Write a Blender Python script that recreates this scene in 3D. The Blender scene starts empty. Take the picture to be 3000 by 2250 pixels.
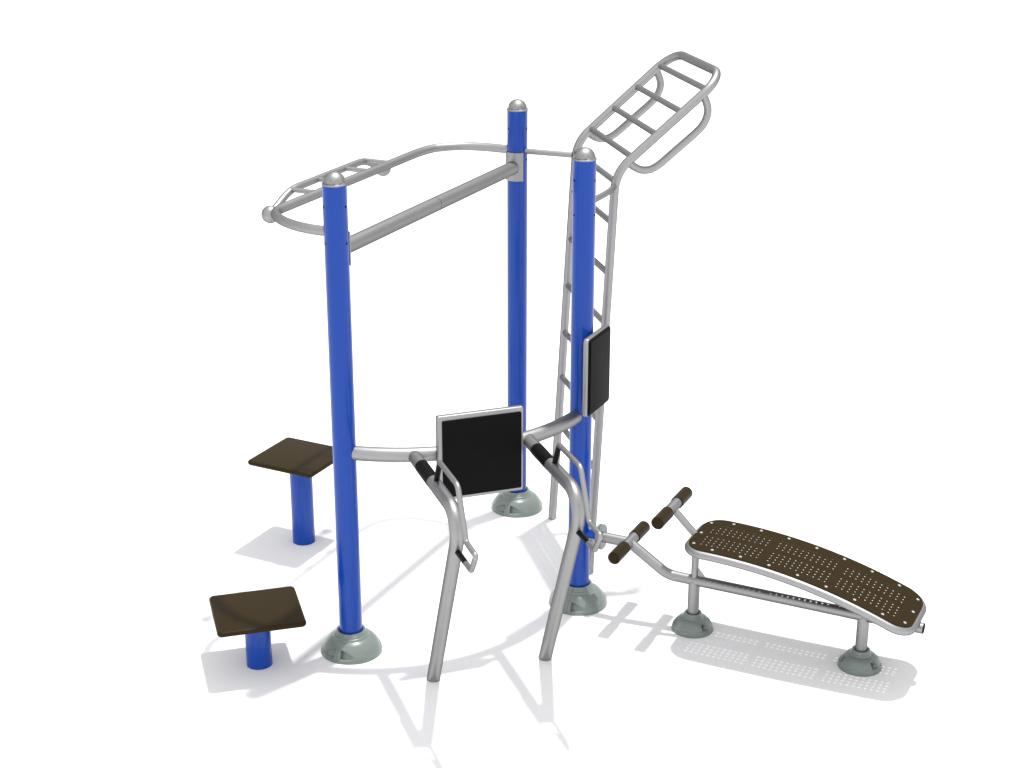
import bpy, bmesh, math
from mathutils import Vector, Matrix
from math import sin, cos, pi, radians as R

# ------------------------------------------------------------------ camera, world, lamp, exposure
scene = bpy.context.scene
col = scene.collection

cam_data = bpy.data.cameras.new("camera")
cam = bpy.data.objects.new("camera", cam_data)
col.objects.link(cam)
cam.location = (0.0, 0.0, 4.7165)
cam.rotation_euler = (R(90 - 20.406), 0, 0)
cam_data.sensor_width = 36.0
cam_data.lens = 59.41
cam_data.clip_end = 1000
scene.camera = cam

world = bpy.data.worlds.new("World")
scene.world = world
world.use_nodes = True
wn = world.node_tree
wn.nodes.clear()
w_out = wn.nodes.new("ShaderNodeOutputWorld")
w_bg = wn.nodes.new("ShaderNodeBackground")
w_tc = wn.nodes.new("ShaderNodeTexCoord")
w_sep = wn.nodes.new("ShaderNodeSeparateXYZ")
w_map = wn.nodes.new("ShaderNodeMapRange")          # studio surround: brighter side towards -y, dimmed towards +y so rungs reflect darker
w_map.inputs["From Min"].default_value = -1.0
w_map.inputs["From Max"].default_value = 1.0
w_map.inputs["To Min"].default_value = 1.50
w_map.inputs["To Max"].default_value = 0.74
wn.links.new(w_tc.outputs["Generated"], w_sep.inputs[0])
wn.links.new(w_sep.outputs["Y"], w_map.inputs["Value"])
wn.links.new(w_map.outputs["Result"], w_bg.inputs["Strength"])
w_bg.inputs["Color"].default_value = (0.985, 0.985, 1.0, 1)
wn.links.new(w_bg.outputs[0], w_out.inputs[0])

lamp_data = bpy.data.lights.new("studio_lamp", "AREA")
lamp_data.shape = "DISK"
lamp_data.size = 1.25
lamp_data.energy = 19000
lamp_data.color = (1.0, 0.99, 0.97)
lamp = bpy.data.objects.new("studio_lamp", lamp_data)
col.objects.link(lamp)
lamp_dir = Vector((0.142, 0.156, 1.0)).normalized()
lamp.location = Vector((0.2, 9.0, 0.8)) + lamp_dir * 40
lamp.rotation_euler = lamp_dir.to_track_quat("Z", "Y").to_euler()

scene.view_settings.view_transform = "Standard"
scene.view_settings.look = "None"
scene.view_settings.exposure = 0.0
scene.view_settings.gamma = 1.0
scene.view_settings.use_curve_mapping = False
scene.cycles.max_bounces = 8

# ------------------------------------------------------------------ materials
def material(name, color, rough, metallic=0.0, spec=0.5, noise=0.0, nscale=60.0, bump=0.0, bscale=400.0, tint=None, coat=0.0):
    m = bpy.data.materials.new(name)
    m.use_nodes = True
    nt = m.node_tree
    b = nt.nodes["Principled BSDF"]
    b.inputs["Base Color"].default_value = (*color, 1)
    b.inputs["Roughness"].default_value = rough
    b.inputs["Metallic"].default_value = metallic
    b.inputs["Specular IOR Level"].default_value = spec
    if tint:
        b.inputs["Specular Tint"].default_value = (*tint, 1)
    if coat:
        b.inputs["Coat Weight"].default_value = coat
        b.inputs["Coat Roughness"].default_value = 0.12
    tc = nt.nodes.new("ShaderNodeTexCoord")
    if noise:
        n = nt.nodes.new("ShaderNodeTexNoise")
        n.inputs["Scale"].default_value = nscale
        n.inputs["Detail"].default_value = 4
        mr = nt.nodes.new("ShaderNodeMapRange")
        mr.inputs["From Min"].default_value = 0.25
        mr.inputs["From Max"].default_value = 0.75
        mr.inputs["To Min"].default_value = 1 - noise
        mr.inputs["To Max"].default_value = 1 + noise
        mx = nt.nodes.new("ShaderNodeMix")
        mx.data_type = "RGBA"; mx.blend_type = "MULTIPLY"
        mx.inputs["Factor"].default_value = 1.0
        mx.inputs[6].default_value = (*color, 1)
        nt.links.new(tc.outputs["Object"], n.inputs["Vector"])
        nt.links.new(n.outputs["Fac"], mr.inputs["Value"])
        nt.links.new(mr.outputs["Result"], mx.inputs[7])
        nt.links.new(mx.outputs[2], b.inputs["Base Color"])
    if bump:
        n2 = nt.nodes.new("ShaderNodeTexNoise")
        n2.inputs["Scale"].default_value = bscale
        n2.inputs["Detail"].default_value = 2
        bp = nt.nodes.new("ShaderNodeBump")
        bp.inputs["Strength"].default_value = bump
        bp.inputs["Distance"].default_value = 0.001
        nt.links.new(tc.outputs["Object"], n2.inputs["Vector"])
        nt.links.new(n2.outputs["Fac"], bp.inputs["Height"])
        nt.links.new(bp.outputs[0], b.inputs["Normal"])
    return m

M_ground = material("white_floor", (0.80, 0.80, 0.80), 0.9, spec=0.0)
M_blue = material("blue_powder_coat", (0.0020, 0.0445, 0.304), 0.20, spec=0.30, noise=0.02, nscale=25, bump=0.06, bscale=350)
M_metal = material("silver_powder_coat", (0.322, 0.322, 0.324), 0.48, metallic=0.95, spec=0.4, noise=0.10, nscale=240, bump=0.06, bscale=420, tint=(0.0, 0.0, 0.0))
M_cap = material("cast_aluminium", (0.30, 0.30, 0.295), 0.50, metallic=1.0, spec=0.5, noise=0.04, nscale=120, tint=(0.0, 0.0, 0.0))
M_brown = material("brown_plastic", (0.0222, 0.0135, 0.0026), 0.42, spec=0.09, noise=0.06, nscale=90, bump=0.1, bscale=500)
M_sheet = material("brown_plastisol", (0.0238, 0.0147, 0.0040), 0.60, spec=0.06, noise=0.05, nscale=140, bump=0.1, bscale=600)
M_black = material("black_vinyl", (0.0042, 0.0042, 0.0042), 0.60, spec=0.06, noise=0.05, nscale=150, bump=0.1, bscale=500)
M_handle_shade = material("handle_shade_black", (0.0015, 0.0015, 0.0015), 0.5, spec=0.10)  # black that paints the shading at the handle ends
M_green = material("grey_green_plastic", (0.158, 0.190, 0.174), 0.28, spec=0.45, noise=0.05, nscale=200, bump=0.08, bscale=500)
M_hole = material("dark_hole", (0.0008, 0.0008, 0.006), 0.8, spec=0.0)
M_rivet = material("white_rivet", (0.38, 0.38, 0.38), 0.4, spec=0.4)
M_bore_seam = material("bore_shade_and_seam", (0.020, 0.020, 0.021), 0.8, spec=0.0)  # dark colour for the shade in the open beam end; also the bar seam

# ------------------------------------------------------------------ mesh helpers
def link_mesh(name, bm, mats, parent=None, sharp=32):
    bm.normal_update()
    for f in bm.faces:
        f.smooth = True
    lim = R(sharp)
    for e in bm.edges:
        if len(e.link_faces) == 2 and e.calc_face_angle(0) > lim:
            e.smooth = False
    me = bpy.data.meshes.new(name)
    bm.to_mesh(me); bm.free()
    if not isinstance(mats, (list, tuple)):
        mats = [mats]
    for m in mats:
        me.materials.append(m)
    o = bpy.data.objects.new(name, me)
    col.objects.link(o)
    if parent:
        o.parent = parent
    return o

def empty(name, label, cat, group=None):
    o = bpy.data.objects.new(name, None)
    o.empty_display_size = 0.1
    col.objects.link(o)
    o["label"] = label; o["category"] = cat
    if group:
        o["group"] = group
    return o

def fillet(pts, steps=12):
    """pts: [(Vector, radius)] -> dense polyline with rounded corners"""
    out = []
    n = len(pts)
    for i, (p, r) in enumerate(pts):
        p = Vector(p)
        if i in (0, n - 1) or r <= 0:
            out.append(p); continue
        a = (Vector(pts[i-1][0]) - p); b = (Vector(pts[i+1][0]) - p)
        la, lb = a.length, b.length
        a.normalize(); b.normalize()
        ang = a.angle(b)
        t = r / math.tan(ang / 2)
        t = min(t, la * 0.95, lb * 0.95)
        rr = t * math.tan(ang / 2)
        c = p + (a + b).normalized() * (rr / sin(ang / 2))
        s = p + a * t - c; e = p + b * t - c
        tot = s.angle(e)
        ax = s.cross(e).normalized()
        for k in range(steps + 1):
            out.append(c + Matrix.Rotation(tot * k / steps, 3, ax) @ s)
    return out

def catmull(pts, sub=8):
    P = [Vector(p) for p in pts]
    P = [P[0] * 2 - P[1]] + P + [P[-1] * 2 - P[-2]]
    out = []
    for i in range(1, len(P) - 2):
        for k in range(sub):
            t = k / sub
            p0, p1, p2, p3 = P[i-1], P[i], P[i+1], P[i+2]
            out.append(0.5 * ((2*p1) + (p2-p0)*t + (2*p0-5*p1+4*p2-p3)*t*t + (3*p1-p0-3*p2+p3)*t**3))
    out.append(P[-2])
    return out

def tube(bm, path, r, segs=28, closed=False, cap=True, mat=0):
    path = [Vector(p) for p in path]
    q = [path[0]]
    for p in path[1:]:
        if (p - q[-1]).length > 1e-5:
            q.append(p)
    path = q
    n = len(path)
    tang = []
    for i in range(n):
        if closed:
            t = path[(i+1) % n] - path[i-1]
        elif i == 0:
            t = path[1] - path[0]
        elif i == n-1:
            t = path[-1] - path[-2]
        else:
            t = (path[i+1]-path[i]).normalized() + (path[i]-path[i-1]).normalized()
        tang.append(t.normalized())
    up = Vector((0, 0, 1))
    if abs(tang[0].dot(up)) > 0.9:
        up = Vector((1, 0.3, 0))
    nrm = (up - tang[0] * up.dot(tang[0])).normalized()
    rings = []
    for i in range(n):
        if i:
            nrm = tang[i-1].rotation_difference(tang[i]) @ nrm
            nrm = (nrm - tang[i] * nrm.dot(tang[i])).normalized()
        bn = tang[i].cross(nrm)
        # keep thickness through mitred corners
        scale = 1.0
        rings.append([bm.verts.new(path[i] + (nrm*cos(2*pi*k/segs) + bn*sin(2*pi*k/segs)) * r * scale) for k in range(segs)])
    m = n if closed else n - 1
    for i in range(m):
        A, B = rings[i], rings[(i+1) % n]
        off = 0
        if closed and i == n-1:
            off = min(range(segs), key=lambda s: (A[0].co - B[s].co).length)
        for k in range(segs):
            f = bm.faces.new((A[k], A[(k+1) % segs], B[(k+1+off) % segs], B[(k+off) % segs]))
            f.material_index = mat
    if cap and not closed:
        f = bm.faces.new(list(reversed(rings[0]))); f.material_index = mat
        f = bm.faces.new(rings[-1]); f.material_index = mat
    return bm

def tube_obj(name, path, r, mat, parent=None, segs=28, closed=False):
    bm = bmesh.new()
    tube(bm, path, r, segs, closed)
    bmesh.ops.recalc_face_normals(bm, faces=bm.faces)
    return link_mesh(name, bm, mat, parent)

def lathe(profile, segs=96, disp=None, close_top=True, close_bottom=True):
    """profile [(r,z)]; disp(az, r, z)->(r,z)"""
    bm = bmesh.new()
    rings = []
    for (r, z) in profile:
        ring = []
        for k in range(segs):
            a = 2*pi*k/segs
            rr, zz = (r, z) if disp is None else disp(a, r, z)
            ring.append(bm.verts.new((rr*cos(a), rr*sin(a), zz)))
        rings.append(ring)
    for i in range(len(rings)-1):
        for k in range(segs):
            bm.faces.new((rings[i][k], rings[i][(k+1) % segs], rings[i+1][(k+1) % segs], rings[i+1][k]))
    if close_bottom:
        bm.faces.new(list(reversed(rings[0])))
    if close_top:
        bm.faces.new(rings[-1])
    bmesh.ops.recalc_face_normals(bm, faces=bm.faces)
    return bm

def rounded_box(w, h, d, corner=0.02, edge=0.004, cs=6, es=3):
    """box centred on origin in local XY (w,h), thickness d along +Z from 0; rounded corners and edges"""
    bm = bmesh.new()
    pts = []
    for (sx, sy, a0) in ((1, 1, 0), (-1, 1, 90), (-1, -1, 180), (1, -1, 270)):
        cx, cy = sx*(w/2-corner), sy*(h/2-corner)
        for k in range(cs+1):
            a = R(a0 + 90*k/cs)
            pts.append((cx+corner*cos(a), cy+corner*sin(a)))
    n = len(pts)
    layers = []
    def inset(dv):
        out = []
        for (sx, sy, a0) in ((1, 1, 0), (-1, 1, 90), (-1, -1, 180), (1, -1, 270)):
            cx, cy = sx*(w/2-corner), sy*(h/2-corner)
            c2 = max(corner-dv, 0.0005)
            for k in range(cs+1):
                a = R(a0 + 90*k/cs)
                out.append((cx+c2*cos(a), cy+c2*sin(a)))
        return out
    for k in range(es+1):
        a = R(90*k/es)
        layers.append((edge*(1-sin(a)), edge*(1-cos(a))))
    for k in range(es+1):
        a = R(90*k/es)
        layers.append((edge*(1-cos(a)), d-edge*(1-sin(a))))
    rings = []
    for dv, z in layers:
        rings.append([bm.verts.new((x, y, z)) for x, y in inset(dv)])
    for i in range(len(rings)-1):
        for k in range(n):
            bm.faces.new((rings[i][k], rings[i][(k+1) % n], rings[i+1][(k+1) % n], rings[i+1][k]))
    bm.faces.new(list(reversed(rings[0]))); bm.faces.new(rings[-1])
    return bm

def frame_matrix(origin, x, y, z):
    m = Matrix.Identity(4)
    for i, v in enumerate((x, y, z)):
        for j in range(3):
            m[j][i] = v[j]
    for j in range(3):
        m[j][3] = origin[j]
    return m

def v2(p, z):
    return Vector((p[0], p[1], z))

# ------------------------------------------------------------------ ground
bm = bmesh.new()
g = 400
for p in ((-g, -g, 0), (g, -g, 0), (g, g, 0), (-g, g, 0)):
    bm.verts.new(p)
bm.faces.new(bm.verts)
ground = link_mesh("ground", bm, M_ground)
ground["kind"] = "structure"
ground["label"] = "plain white seamless floor under the equipment"

# ------------------------------------------------------------------ layout (metres)
PA, PB, PC = Vector((-0.9016, 8.3904)), Vector((0.3920, 8.9581)), Vector((0.0331, 10.3138))
RP = 0.0635
ZTOP = 2.678
AC = (PC-PA).normalized(); AN = Vector((-AC.y, AC.x))            # AN points left, away from post B
AB = (PB-PA).normalized(); ABO = Vector((AB.y, -AB.x))           # ABO points to the viewer
CB = (PB-PC).normalized(); CBN = Vector((-CB.y, CB.x))           # outwards to the right
if CBN.x < 0: CBN = -CBN
ang = R(19.06)
DU, DN = Vector((cos(ang), sin(ang))), Vector((sin(ang), -cos(ang)))   # dip station frame
BE = Vector((0.9000, -0.4358)).normalized(); BNn = Vector((-BE.y, BE.x))  # bench frame

def ac(a, w, z):
    p = PA + AC*a + AN*w
    return Vector((p.x, p.y, z))
def cb(r, n, z):
    p = PC + CB*r + CBN*n
    return Vector((p.x, p.y, z))

station = empty("fitness_station", "tall fitness station of three blue posts with silver ladder, pull-up bars and dip handles", "fitness station")
station.location = (-0.16, 9.22, 0)
INV = Matrix.Translation(-Vector(station.location))

def adopt(o, parent):
    """parent keeping the world-space mesh data where it is"""
    o.parent = parent
    if parent.parent is None:
        o.matrix_parent_inverse = Matrix.Translation(-Vector(parent.location))
    else:
        o.matrix_parent_inverse = Matrix.Identity(4)
        # parts sit at the world origin of their data: undo the part's own world offset
        o.matrix_parent_inverse = parent_world(parent).inverted()
    return o

def parent_world(o):
    m = Matrix.Translation(o.location) @ o.rotation_euler.to_matrix().to_4x4()
    if o.parent is not None:
        m = parent_world(o.parent) @ o.matrix_parent_inverse @ m
    return m

# ------------------------------------------------------------------ base covers
def base_cover_mesh(big=True):
    if big:
        prof = [(0.0645, 0.095), (0.0650, 0.122), (0.069, 0.128), (0.073, 0.1305), (0.078, 0.1305), (0.0805, 0.128), (0.0812, 0.123),
                (0.0815, 0.1195), (0.0838, 0.1185), (0.0848, 0.1165), (0.0848, 0.1135), (0.0868, 0.1125), (0.0880, 0.1105), (0.0882, 0.1075),
                (0.0925, 0.1065), (0.0960, 0.1040), (0.0975, 0.1005), (0.0985, 0.0965), (0.1010, 0.0945)]
        # dome
        zs = [0.0945 - 0.0925*k/52 for k in range(1, 53)]
        for z in zs:
            t = 1 - z/0.0945
            r = 0.101 + (0.169-0.101) * (1-(1-t)**1.9)**0.70 if t < 1 else 0.169
            prof.append((min(r, 0.1695), z))
        prof += [(0.1700, 0.0012), (0.1700, 0.0)]
        prof = [(r, z*1.04) for r, z in prof]
        z0, z1, dep, zm = 0.021, 0.068, 0.026, 0.034
    else:
        prof = [(0.0345, 0.06), (0.0348, 0.083), (0.0365, 0.0868), (0.040, 0.088), (0.0475, 0.088), (0.0500, 0.0858), (0.0503, 0.0815),
                (0.0518, 0.0805), (0.0525, 0.0785), (0.0525, 0.0755), (0.0540, 0.0745), (0.0548, 0.0725), (0.0570, 0.0715), (0.059, 0.0690), (0.0605, 0.0655)]
        zs = [0.0655 - 0.064*k/46 for k in range(1, 47)]
        for z in zs:
            t = 1 - z/0.0655
            r = 0.0605 + (0.1165-0.0605) * (1-(1-t)**2.0)**0.66 if t < 1 else 0.1165
            prof.append((min(r, 0.117), z))
        prof += [(0.1182, 0.001), (0.1182, 0.0)]
        prof = [(r, z*1.22) for r, z in prof]
        z0, z1, dep, zm = 0.028, 0.064, 0.022, 0.026
    ztop = 0.094 if big else 0.074
    def sstep(a, b, x):
        t = min(1, max(0, (x-a)/(b-a)))
        return t*t*(3-2*t)
    def disp(a, r, z):
        d = math.degrees(a) % 180            # two halves, mirrored
        dd = d if d < 90 else 180-d
        if big:
            # seam groove
            if dd < 0.8 and z < 0.137:
                r -= 0.0028
            # bolt pocket, deep at the seam side, fading out
            if 7.0 < dd < 37 and z < ztop:
                u = (dd-7.0)/30.0
                top = z1 - (z1-z0)*0.72*u**1.7
                bot = z0 + (z1-z0)*0.10*u*u
                win = sstep(bot-0.0035, bot+0.0035, z) * (1-sstep(top-0.003, top+0.003, z))
                r -= dep*(1-u)*win
        else:
            if abs(dd-26) < 13 and z < ztop:
                u = abs(dd-26)/13
                win = sstep(z0-0.004, z0+0.003, z) * (1-sstep(z1-0.004, z1+0.003, z))
                r -= dep*(1-u**3)*win
        # embossed wavy step
        if z < ztop and (dd > 38 or not big):
            wave = zm + (0.010 if big else 0.008)*sin(R(dd*9))
            r += (0.0028 if big else 0.0030)*(1-sstep(wave-0.0016, wave+0.0006, z)) * sstep(38, 46, dd if big else 90)
        return r, z
    bm = lathe(prof, segs=480 if big else 320, disp=disp, close_top=True, close_bottom=False)
    return bm

cover_big = link_mesh("base_cover", base_cover_mesh(True), M_green, None, sharp=40)
cover_small_src = link_mesh("base_cover", base_cover_mesh(False), M_green, None, sharp=40)

def cap_mesh():
    rb, zb = 0.0586, 0.0062
    prof = [(0.0630, -0.0030), (0.0648, -0.0022), (0.0653, 0.0), (0.0653, 0.0045), (0.0640, 0.0058), (0.0618, 0.0060), (0.0598, zb)]
    nphi = 44
    prof2 = [(rb*cos(R(90*k/nphi)), zb + rb*sin(R(90*k/nphi))*0.985) for k in range(nphi)]
    def disp(a, r, z):
        if z > zb + 1e-5 and r > 0.01:
            phi = math.degrees(math.atan2(z-zb, r))
            u = (math.degrees(a) - 3.6) % 40 / 40.0
            edge = 3.0 + 22.0*math.sin(pi*u)**0.75
            t = min(1, max(0, (phi-edge+2.0)/3.0))
            r -= 0.0040*(1-t)
        return r, z
    return lathe(prof+prof2, segs=240, disp=disp, close_top=True, close_bottom=True)

cap_src = link_mesh("post_cap", cap_mesh(), M_cap, None, sharp=50)

# ------------------------------------------------------------------ posts
def make_post(p, seam_deg, first):
    bm = bmesh.new()
    tube(bm, [(0, 0, -0.05), (0, 0, ZTOP)], RP, 64)
    # bolt holes: small dark bores in two columns of the faces, 90 degrees apart
    for dz in (2.566, 2.374):
        for az in hole_az:
            a = R(az)
            d = Vector((cos(a), sin(a), 0))
            n0 = len(bm.faces)
            tube(bm, [d*(RP-0.006)+Vector((0, 0, dz)), d*(RP+0.0006)+Vector((0, 0, dz))], 0.0064, 14, mat=1)
    bmesh.ops.recalc_face_normals(bm, faces=bm.faces)
    o = link_mesh("post", bm, [M_blue, M_hole])
    o.location = (p.x, p.y, 0)
    adopt(o, station)
    if first:
        c, b = cap_src, cover_big
    else:
        c, b = cap_src.copy(), cover_big.copy()
        col.objects.link(c); col.objects.link(b)
    c.parent = o; c.location = (0, 0, ZTOP)
    c.rotation_euler = (0, 0, R(-90))
    b.parent = o; b.location = (0, 0, 0)
    b.rotation_euler = (0, 0, R(seam_deg))
    return o

# hole azimuths: near both silhouettes as the camera sees them (about +-60 degrees from the viewer)
hole_az = (-90-61, -90+62, 90-61, 90+62)
post_a = make_post(PA, -90-25.3, True)
post_b = make_post(PB, -90-25.3, False)
post_c = make_post(PC, -90-25.3, False)

# stub for the bench bracket on post B
stub = tube_obj("bracket_stub", [v2(PB, 0.463), v2(PB + BE*0.125, 0.463)], 0.026, M_blue)
adopt(stub, post_b)

# ------------------------------------------------------------------ pull-up bar
bm = bmesh.new()
ZP = 2.327
tube(bm, [ac(0.066, 0, ZP), ac(2.0725, 0, ZP)], 0.0417, 48)
tube(bm, [ac(1.065, 0, ZP), ac(1.0680, 0, ZP)], 0.0419, 48, mat=1)
bmesh.ops.recalc_face_normals(bm, faces=bm.faces)
pull = link_mesh("pull_up_bar", bm, [M_metal, M_bore_seam])
adopt(pull, station)

def saddle(name, p, direction, z0, z1, half, parent):
    bm = bmesh.new()
    a0 = math.atan2(direction.y, direction.x)
    n = 28
    ri, ro = RP+0.0030, RP+0.0085
    rows = []
    for k in range(n+1):
        a = a0 + R(-half + 2*half*k/n)
        d = Vector((cos(a), sin(a), 0))
        q = Vector((p.x, p.y, 0))
        rows.append([bm.verts.new(q+d*ri+Vector((0, 0, z0))), bm.verts.new(q+d*ro+Vector((0, 0, z0))),
                     bm.verts.new(q+d*ro+Vector((0, 0, z1))), bm.verts.new(q+d*ri+Vector((0, 0, z1)))])
    for i in range(n):
        for k in range(4):
            bm.faces.new((rows[i][k], rows[i][(k+1) % 4], rows[i+1][(k+1) % 4], rows[i+1][k]))
    bm.faces.new(rows[0]); bm.faces.new(list(reversed(rows[-1])))
    bmesh.ops.recalc_face_normals(bm, faces=bm.faces)
    return adopt(link_mesh(name, bm, M_metal), parent)
saddle("mounting_plate", PA, AC, 2.243, 2.421, 56.5, pull)
saddle("mounting_plate", PC, -AC, 2.243, 2.421, 56.5, pull)

# ------------------------------------------------------------------ outer grip frame (left)
ZU = 2.423
ctrl = [(0.0, 0.035), (0.001, 0.09), (0.004, 0.167), (0.026, 0.260), (0.070, 0.360), (0.142, 0.456), (0.214, 0.507), (0.29, 0.523), (0.40, 0.5235), (0.60, 0.5235)]
right = [(1.55, 0.5235), (1.76, 0.5235), (1.85, 0.519), (1.925, 0.507), (1.99, 0.482), (2.065, 0.418), (2.112, 0.340), (2.138, 0.220), (2.143, 0.12), (2.141, 0.035)]
path = catmull([ac(a, w, ZU) for a, w in ctrl] + [ac(1.05, 0.5235, ZU)] + [ac(a, w, ZU) for a, w in right], 8)
grip = tube_obj("grip_frame", path, 0.0264, M_metal, segs=32)
adopt(grip, station)
WO = 0.713
op = fillet([(ac(0.462, WO, 2.330), 0), (ac(0.672, WO, ZU), 0.36), (ac(1.49, WO, ZU), 0.36), (ac(1.70, WO, 2.330), 0)])
ob = tube_obj("outer_bar", op, 0.0208, M_metal)
adopt(ob, grip)
for a in (0.676, 0.950, 1.255, 1.492):
    rg = tube_obj("cross_rung", [ac(a, WO, ZU), ac(a, 0.5235, ZU)], 0.0142, M_metal, segs=20)
    adopt(rg, grip)
def ball(name, p, r, parent):
    bm = bmesh.new()
    bmesh.ops.create_uvsphere(bm, u_segments=40, v_segments=24, radius=r)
    o = link_mesh(name, bm, M_metal, sharp=60)
    o.location = p
    adopt(o, parent)
    return o
ball("grip_ball", ac(0.462, WO, 2.329), 0.0495, grip)
ball("grip_ball", ac(1.708, WO, 2.329), 0.0495, grip)

# ------------------------------------------------------------------ ladder on the right
RL, RR = 0.231, 1.047
def lean(z): return 0.179 + 0.0495*z
kn = (0.3030, 2.5000)
en = (0.926, 3.028)
pts = [(cb(RL, lean(-0.04), -0.04), 0), (cb(RL, kn[0]+0.008, kn[1]+0.006), 0.23), (cb(RL, *en), 0.155), (cb(RR, *en), 0.155), (cb(RR, kn[0]-0.008, kn[1]+0.003), 0.23), (cb(RR, lean(-0.04), -0.04), 0)]
ladder = tube_obj("ladder", fillet(pts, 16), 0.0256, M_metal, segs=32)
adopt(ladder, station)
def over(n): return kn[1] + (n-kn[0])*(en[1]-kn[1])/(en[0]-kn[0])
rungs = [(lean(z), z) for z in (0.68, 0.995, 1.293, 1.602, 1.902, 2.205, 2.447)] + [(n, over(n)) for n in (0.403, 0.546, 0.690, 0.833)]
for n, z in rungs:
    rg = tube_obj("rung", [cb(RL, n + (0.0034*z if z < 2.45 else 0), z), cb(RR, n - (0.007 if z > 2.5 else 0), z)], 0.0178, M_metal, segs=24)
    adopt(rg, ladder)
for r in (RL, RR):
    dl = 0.0 if r == RL else 1.0
    lp = catmull([cb(r, n - 0.006*dl, z - 0.010*dl*min(1.0, max(0.0, (2.95-z)/0.2))) for n, z in ((0.383, 2.562), (0.418, 2.537), (0.457, 2.520), (0.508, 2.520), (0.560, 2.545), (0.630, 2.600),
                  (0.700, 2.656), (0.772, 2.714), (0.815, 2.757), (0.838, 2.803), (0.841, 2.850), (0.820, 2.905), (0.798, 2.935))], 6)
    lo = tube_obj("grip_loop", lp, 0.0220, M_metal)
    adopt(lo, ladder)
br = tube_obj("brace", [cb(0.02, 0.015, 2.425), cb(RL, 0.287, 2.428)], 0.0172, M_metal, segs=24)
adopt(br, ladder)
br = tube_obj("brace", catmull([cb(1.39, 0.02, 2.425), cb(1.29, 0.108, 2.425), cb(1.18, 0.205, 2.426), cb(1.11, 0.255, 2.427), cb(RR, 0.290, 2.428)]), 0.0172, M_metal, segs=24)
adopt(br, ladder)

# ------------------------------------------------------------------ dip station: curved rail, two bent legs, two back panels
ZR = 1.203
Rr = 1.12; sag = 0.2445; half = 0.706
rail_path = []
for k in range(49):
    u = 0.0 + 1.4126*k/48
    w = sag - Rr + math.sqrt(Rr*Rr - (u-half)**2)
    p = PA + AB*u + ABO*w
    rail_path.append(v2(p, ZR))
rail = tube_obj("curved_rail", rail_path, 0.0397, M_metal, segs=40)
adopt(rail, station)

FEET = [Vector((-0.4285, 8.0720)), Vector((0.1840, 8.3010))]
def dn(foot, n, z):
    p = foot + DN*n
    return Vector((p.x, p.y, z))
for foot in FEET:
    f = lambda n, z: dn(foot, n, z)
    lp = fillet([(f(-0.0225, -0.05), 0), (f(0.540, 1.195), 0.125), (f(-0.300, 1.2), 0)], 18)
    leg = tube_obj("dip_leg", lp, 0.0365, M_metal, segs=40)
    adopt(leg, station)
    s = tube_obj("grip_sleeve", [f(-0.146, 1.1985), f(0.066, 1.1975)], 0.0377, M_black, segs=40)
    adopt(s, leg)
    hp = [(f(0.118, 1.215), 0), (f(0.190, 1.357), 0.018), (f(0.495, 1.357), 0.045), (f(0.627, 1.107), 0.03), (f(0.784, 1.104), 0.012), (f(0.705, 0.990), 0.022), (f(0.440, 0.988), 0)]
    h = tube_obj("handle", fillet(hp, 8), 0.0142, M_metal, segs=24)
    adopt(h, leg)
    b1 = tube_obj("handle_end_shade", [f(0.116, 1.211), f(0.1865, 1.350)], 0.0148, M_handle_shade, segs=24)  # added black sleeve: paints the dark shading where the handle meets the leg
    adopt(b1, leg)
    b2 = tube_obj("handle_end_shade", [f(0.445, 0.988), f(0.620, 0.9894)], 0.0148, M_handle_shade, segs=24)  # same painted shading at the lower handle end
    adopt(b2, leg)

def back_panel(centre, xdir, ndir, w, h, d, pw, ph, poff, pad_d, corner, label, ridge):
    x = Vector((xdir.x, xdir.y, 0)); n = Vector((ndir.x, ndir.y, 0)); z = Vector((0, 0, 1))
    bm = rounded_box(w, h, d, corner, 0.008)
    o = link_mesh("back_panel", bm, M_metal)
    o.matrix_world = frame_matrix(centre, x, z, n)
    o["label"] = label
    mw = o.matrix_world.copy()
    o.parent = station
    o.matrix_parent_inverse = Matrix.Translation(-Vector(station.location))
    pb = rounded_box(pw, ph, pad_d, corner*0.9, 0.005)
    p = link_mesh("pad", pb, M_black)
    p.parent = o
    p.location = (poff[0], poff[1], d-0.002)
    if ridge:
        q = link_mesh("pad_insert", rounded_box(pw-0.030, ph-0.034, 0.007, 0.006, 0.002), M_black)
        q.parent = o
        q.location = (-0.006, 0.006, d-0.002+pad_d-0.002)
    return o
railmid = PA + AB*0.706 + ABO*0.245
pc1 = railmid + DU*(-0.0365) + DN*0.042
# x axis chosen so that x cross z = facing normal
pan1 = back_panel(Vector((pc1.x, pc1.y, 1.2020)), DU, DN, 0.485, 0.4885, 0.034, 0.4455, 0.4445, (0.0065, -0.0030), 0.010, 0.011, "wide silver-edged black back pad on the curved rail", False)
pc2 = PB + BE*0.074
pan2 = back_panel(Vector((pc2.x, pc2.y, 1.4790)), BNn, BE, 0.314, 0.462, 0.030, 0.300, 0.450, (0.0, 0.0), 0.010, 0.022, "narrow upright black back pad on the right-hand post", True)

# ------------------------------------------------------------------ sit-up bench
bench = empty("sit_up_bench", "curved brown perforated sit-up bench on two silver legs, clamped to the right-hand post", "sit-up bench")
BO = Vector((1.0306, 8.6442))
bench.location = (BO.x + BE.x*0.5, BO.y + BE.y*0.5, 0)
def bs(s, w, z):
    p = BO + BE*s + BNn*w
    return Vector((p.x, p.y, z))
SC, ZC, RC = 0.1281, -2.3738, 2.9881
def on_arc(t, w, dz=0.0):
    """t: arc length along the sheet measured as angle*RC from the crown"""
    a = t/RC
    return bs(SC + (RC+dz)*sin(a), w, ZC + (RC+dz)*cos(a))
def s2t(s): return RC*math.asin((s-SC)/RC)

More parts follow.
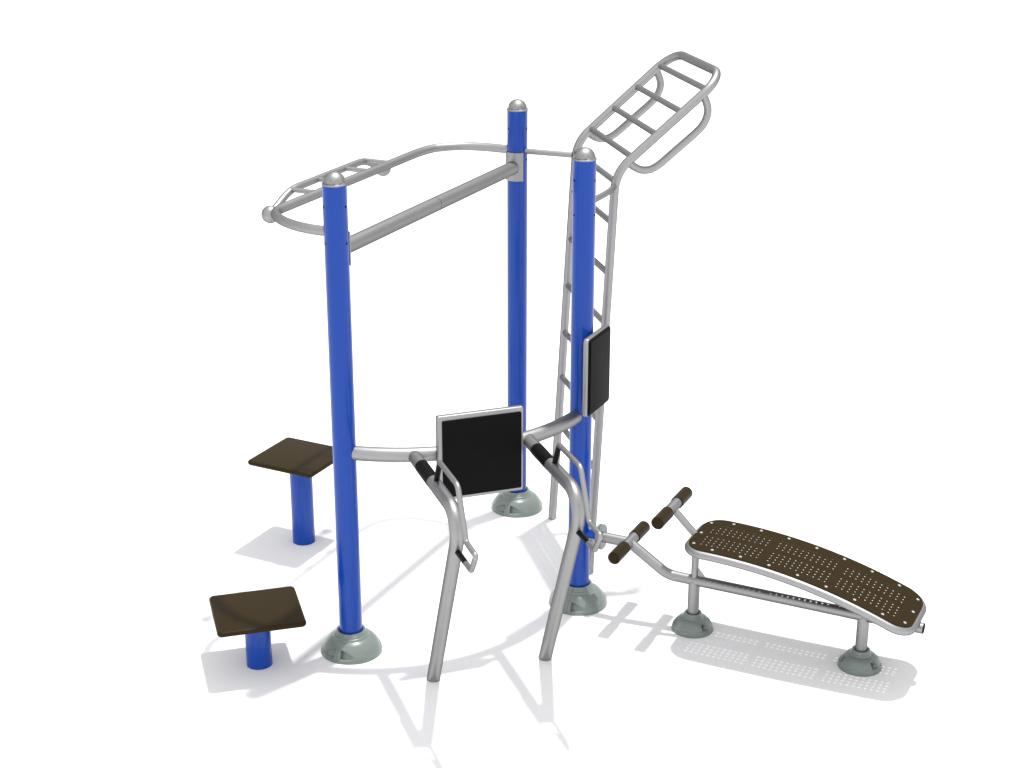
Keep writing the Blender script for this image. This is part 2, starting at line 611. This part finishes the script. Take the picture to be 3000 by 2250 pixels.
# beam with the raised arm
beam_path = fillet([(bs(-0.575, 0, 0.463), 0), (bs(-0.392, 0, 0.463), 0.02), (bs(-0.152, 0, 0.3095), 0.16), (bs(1.3160, 0, 0.3095), 0)], 12)
beam = tube_obj("main_beam", beam_path, 0.0302, M_metal, segs=36)
adopt(beam, bench)
ec = tube_obj("open_end_shade", [bs(1.3100, 0, 0.3095), bs(1.3195, 0, 0.3095)], 0.0285, M_bore_seam, segs=36)  # dark disc painting the shade inside the open tube end
adopt(ec, beam)

def foot_roller(s, z):
    o = tube_obj("foot_roller", [bs(s, -0.2, z), bs(s, 0.2, z)], 0.0312, M_metal, segs=36)
    adopt(o, bench)
    for sg in (-1, 1):
        f = tube_obj("foam_sleeve", [bs(s, sg*0.074, z), bs(s, sg*0.232, z)], 0.0368, M_brown, segs=40)
        adopt(f, o)
    return o
foot_roller(-0.393, 0.464)
foot_roller(-0.139, 0.733)
ua = tube_obj("roller_arm", [bs(-0.139, 0, 0.733), bs(0.045, 0, 0.556)], 0.0205, M_metal)
adopt(ua, bench)

# legs with base covers
first = True
for s in (0.010, 0.990):
    lg = tube_obj("bench_leg", [bs(s, 0, -0.03), bs(s, 0, 0.306)], 0.0325, M_metal, segs=40)
    adopt(lg, bench)
    if first:
        c = cover_small_src
    else:
        c = cover_small_src.copy(); col.objects.link(c)
    first = False
    c.location = bs(s, 0, 0)
    c.rotation_euler = (0, 0, math.atan2(BE.y, BE.x))
    adopt(c, lg)
    for az in (26, -26, 154, -154):
        a = math.atan2(BE.y, BE.x) + R(az)
        d = Vector((cos(a), sin(a), 0))
        q = bs(s, 0, 0.044)
        bl = tube_obj("bolt", [q + d*0.070, q + d*0.0985], 0.0080, M_metal, segs=12)
        adopt(bl, lg)
st = tube_obj("board_support", [bs(0.011, 0, 0.32), bs(0.011, 0, 0.585)], 0.0203, M_metal)
adopt(st, bench)
bm = bmesh.new()
for w in (-0.004, 0.004):
    for s, z in ((0.030, 0.33), (0.030, 0.392), (0.079, 0.335), (0.079, 0.325)):
        bm.verts.new(bs(s, w, z))
bm.verts.ensure_lookup_table()
V = bm.verts
bm.faces.new(V[0:4]); bm.faces.new(list(reversed(V[4:8])))
for k in range(4):
    bm.faces.new((V[k], V[(k+1) % 4], V[4+(k+1) % 4], V[4+k]))
bmesh.ops.recalc_face_normals(bm, faces=bm.faces)
adopt(link_mesh("gusset", bm, M_metal), bench)

# board frame: closed bent tube under the sheet edge
T0, T1 = s2t(0.010), s2t(1.2885)
HW, CR = 0.2175, 0.112
def rr_outline(t0, t1, hw, cr, n=10, step=0.04):
    out = []
    for (ct, cw, a0) in ((t1-cr, hw-cr, 0), (t0+cr, hw-cr, 90), (t0+cr, -hw+cr, 180), (t1-cr, -hw+cr, 270)):
        for k in range(n+1):
            a = R(a0+90*k/n)
            out.append((ct+cr*cos(a), cw+cr*sin(a)))
    dense = []
    for i, p in enumerate(out):
        q = out[(i+1) % len(out)]
        L = math.hypot(q[0]-p[0], q[1]-p[1])
        m = max(1, int(L/step))
        for k in range(m):
            dense.append((p[0]+(q[0]-p[0])*k/m, p[1]+(q[1]-p[1])*k/m))
    return dense
fr = tube_obj("board_frame", [on_arc(t, w, -0.0285) for t, w in rr_outline(T0, T1, HW-0.001, CR)], 0.0235, M_metal, segs=32, closed=True)
adopt(fr, bench)

# perforated sheet: 2D curve with real holes, turned into a mesh and bent along the arc
cu = bpy.data.curves.new("board_outline", "CURVE")
cu.dimensions = "2D"
cu.fill_mode = "BOTH"
def add_poly(pts):
    sp = cu.splines.new("POLY")
    sp.points.add(len(pts)-1)
    for i, (x, y) in enumerate(pts):
        sp.points[i].co = (x, y, 0, 1)
    sp.use_cyclic_u = True
add_poly(rr_outline(s2t(0.010), s2t(1.2815), 0.2170, 0.112, n=14, step=0.05))
HP, WP = 0.03255, 0.0336
tb = s2t(0.0865)
for blk in range(3):
    for c_ in range(11):
        t = s2t(0.0865 + 0.03222*(blk*12 + c_))
        for wi in (-4, -3, -2, -1, 1, 2, 3, 4):
            w = wi*WP - 0.0018
            add_poly([(t+0.0045*cos(2*pi*k/12), w+0.0045*sin(2*pi*k/12)) for k in range(12)])
cu.extrude = 0.0012
tmp = bpy.data.objects.new("board_tmp", cu)
col.objects.link(tmp)
dg = bpy.context.evaluated_depsgraph_get()
me = bpy.data.meshes.new_from_object(tmp.evaluated_get(dg))
bpy.data.objects.remove(tmp)
bm = bmesh.new(); bm.from_mesh(me); bpy.data.meshes.remove(me)
bmesh.ops.remove_doubles(bm, verts=bm.verts, dist=1e-5)
x = -0.10
while x < 1.2:
    geom = bm.verts[:] + bm.edges[:] + bm.faces[:]
    bmesh.ops.bisect_plane(bm, geom=geom, dist=1e-6, plane_co=(x, 0, 0), plane_no=(1, 0, 0))
    x += HP*1.0
for v in bm.verts:
    v.co = on_arc(v.co.x, v.co.y, v.co.z - 0.0012)
bmesh.ops.recalc_face_normals(bm, faces=bm.faces)
board = link_mesh("perforated_board", bm, M_sheet, sharp=25)
adopt(board, bench)

riv = [(s, sg*0.184) for s in (0.169, 0.332, 0.495, 0.657, 0.817, 0.976, 1.131) for sg in (-1, 1)]
riv += [(0.0475, -0.145), (0.0475, 0.148), (1.2444, -0.145), (1.2444, 0.148), (0.0387, 0.002), (1.2538, 0.002)]
rb = lathe([(0.0090, 0.0), (0.0088, 0.0012), (0.0078, 0.0023), (0.0055, 0.0031), (0.0025, 0.0034)], segs=20)
rv0 = None
for s, w in riv:
    if rv0 is None:
        o = rv0 = link_mesh("rivet", rb, M_rivet, sharp=60)
    else:
        o = rv0.copy(); col.objects.link(o)
    t = s2t(s)
    o.location = on_arc(t, w, 0.0002)
    tl = Vector((BE.x*cos(t/RC), BE.y*cos(t/RC), -sin(t/RC)))
    nl = Vector((BE.x*sin(t/RC), BE.y*sin(t/RC), cos(t/RC)))
    o.rotation_euler = Matrix((tl, nl.cross(tl), nl)).transposed().to_euler()
    adopt(o, board)

# clamp that joins the bench arm to the post stub: two oval plates with bolts
def oval_plate(s0, s1, rw, rz, n=48, bev=0.004):
    bm = bmesh.new()
    rings = []
    for s, k in ((s0, 1-bev/rz), (s0+bev, 1), (s1-bev, 1), (s1, 1-bev/rz)):
        ring = []
        for i in range(n):
            a = 2*pi*i/n
            ca, sa = cos(a), sin(a)
            e_ = 0.8
            x_ = rw*k*math.copysign(abs(ca)**e_, ca); z_ = rz*k*math.copysign(abs(sa)**e_, sa)
            ring.append(bm.verts.new(bs(s, x_, 0.463+z_)))
        rings.append(ring)
    for i in range(3):
        for k in range(n):
            bm.faces.new((rings[i][k], rings[i][(k+1) % n], rings[i+1][(k+1) % n], rings[i+1][k]))
    bm.faces.new(list(reversed(rings[0]))); bm.faces.new(rings[-1])
    bmesh.ops.recalc_face_normals(bm, faces=bm.faces)
    return bm
cl = adopt(link_mesh("clamp_plate", oval_plate(-0.588, -0.573, 0.054, 0.075), M_green), bench)
cl2 = adopt(link_mesh("clamp_plate", oval_plate(-0.571, -0.552, 0.054, 0.075), M_green), bench)
# ------------------------------------------------------------------ step platforms
def step_post(centre, height, corners, label, th=0.031):
    e = empty("step_platform", label, "step", "brown topped step posts")
    e.location = (centre.x, centre.y, 0)
    bm = bmesh.new()
    tube(bm, [(0, 0, -0.04), (0, 0, height-th)], 0.0715, 64)
    bmesh.ops.recalc_face_normals(bm, faces=bm.faces)
    p = link_mesh("post", bm, M_blue, e)
    rot, size, off = corners
    pad = link_mesh("step_pad", rounded_box(size[0], size[1], th, 0.030, 0.0150, cs=8, es=6), M_brown, e)
    pad.location = (off[0], off[1], height-th)
    pad.rotation_euler = (0, 0, rot)
    return e
step_post(Vector((-1.3985, 8.2364)), 0.335, (R(15.6), (0.481, 0.458), (0.001, 0.012)), "short blue step post with a brown square top, front left of the station")
step_post(Vector((-1.3325, 9.7990)), 0.600, (R(-27.0), (0.481, 0.457), (-0.0075, -0.008)), "taller blue step post with a brown square top, behind the left post")
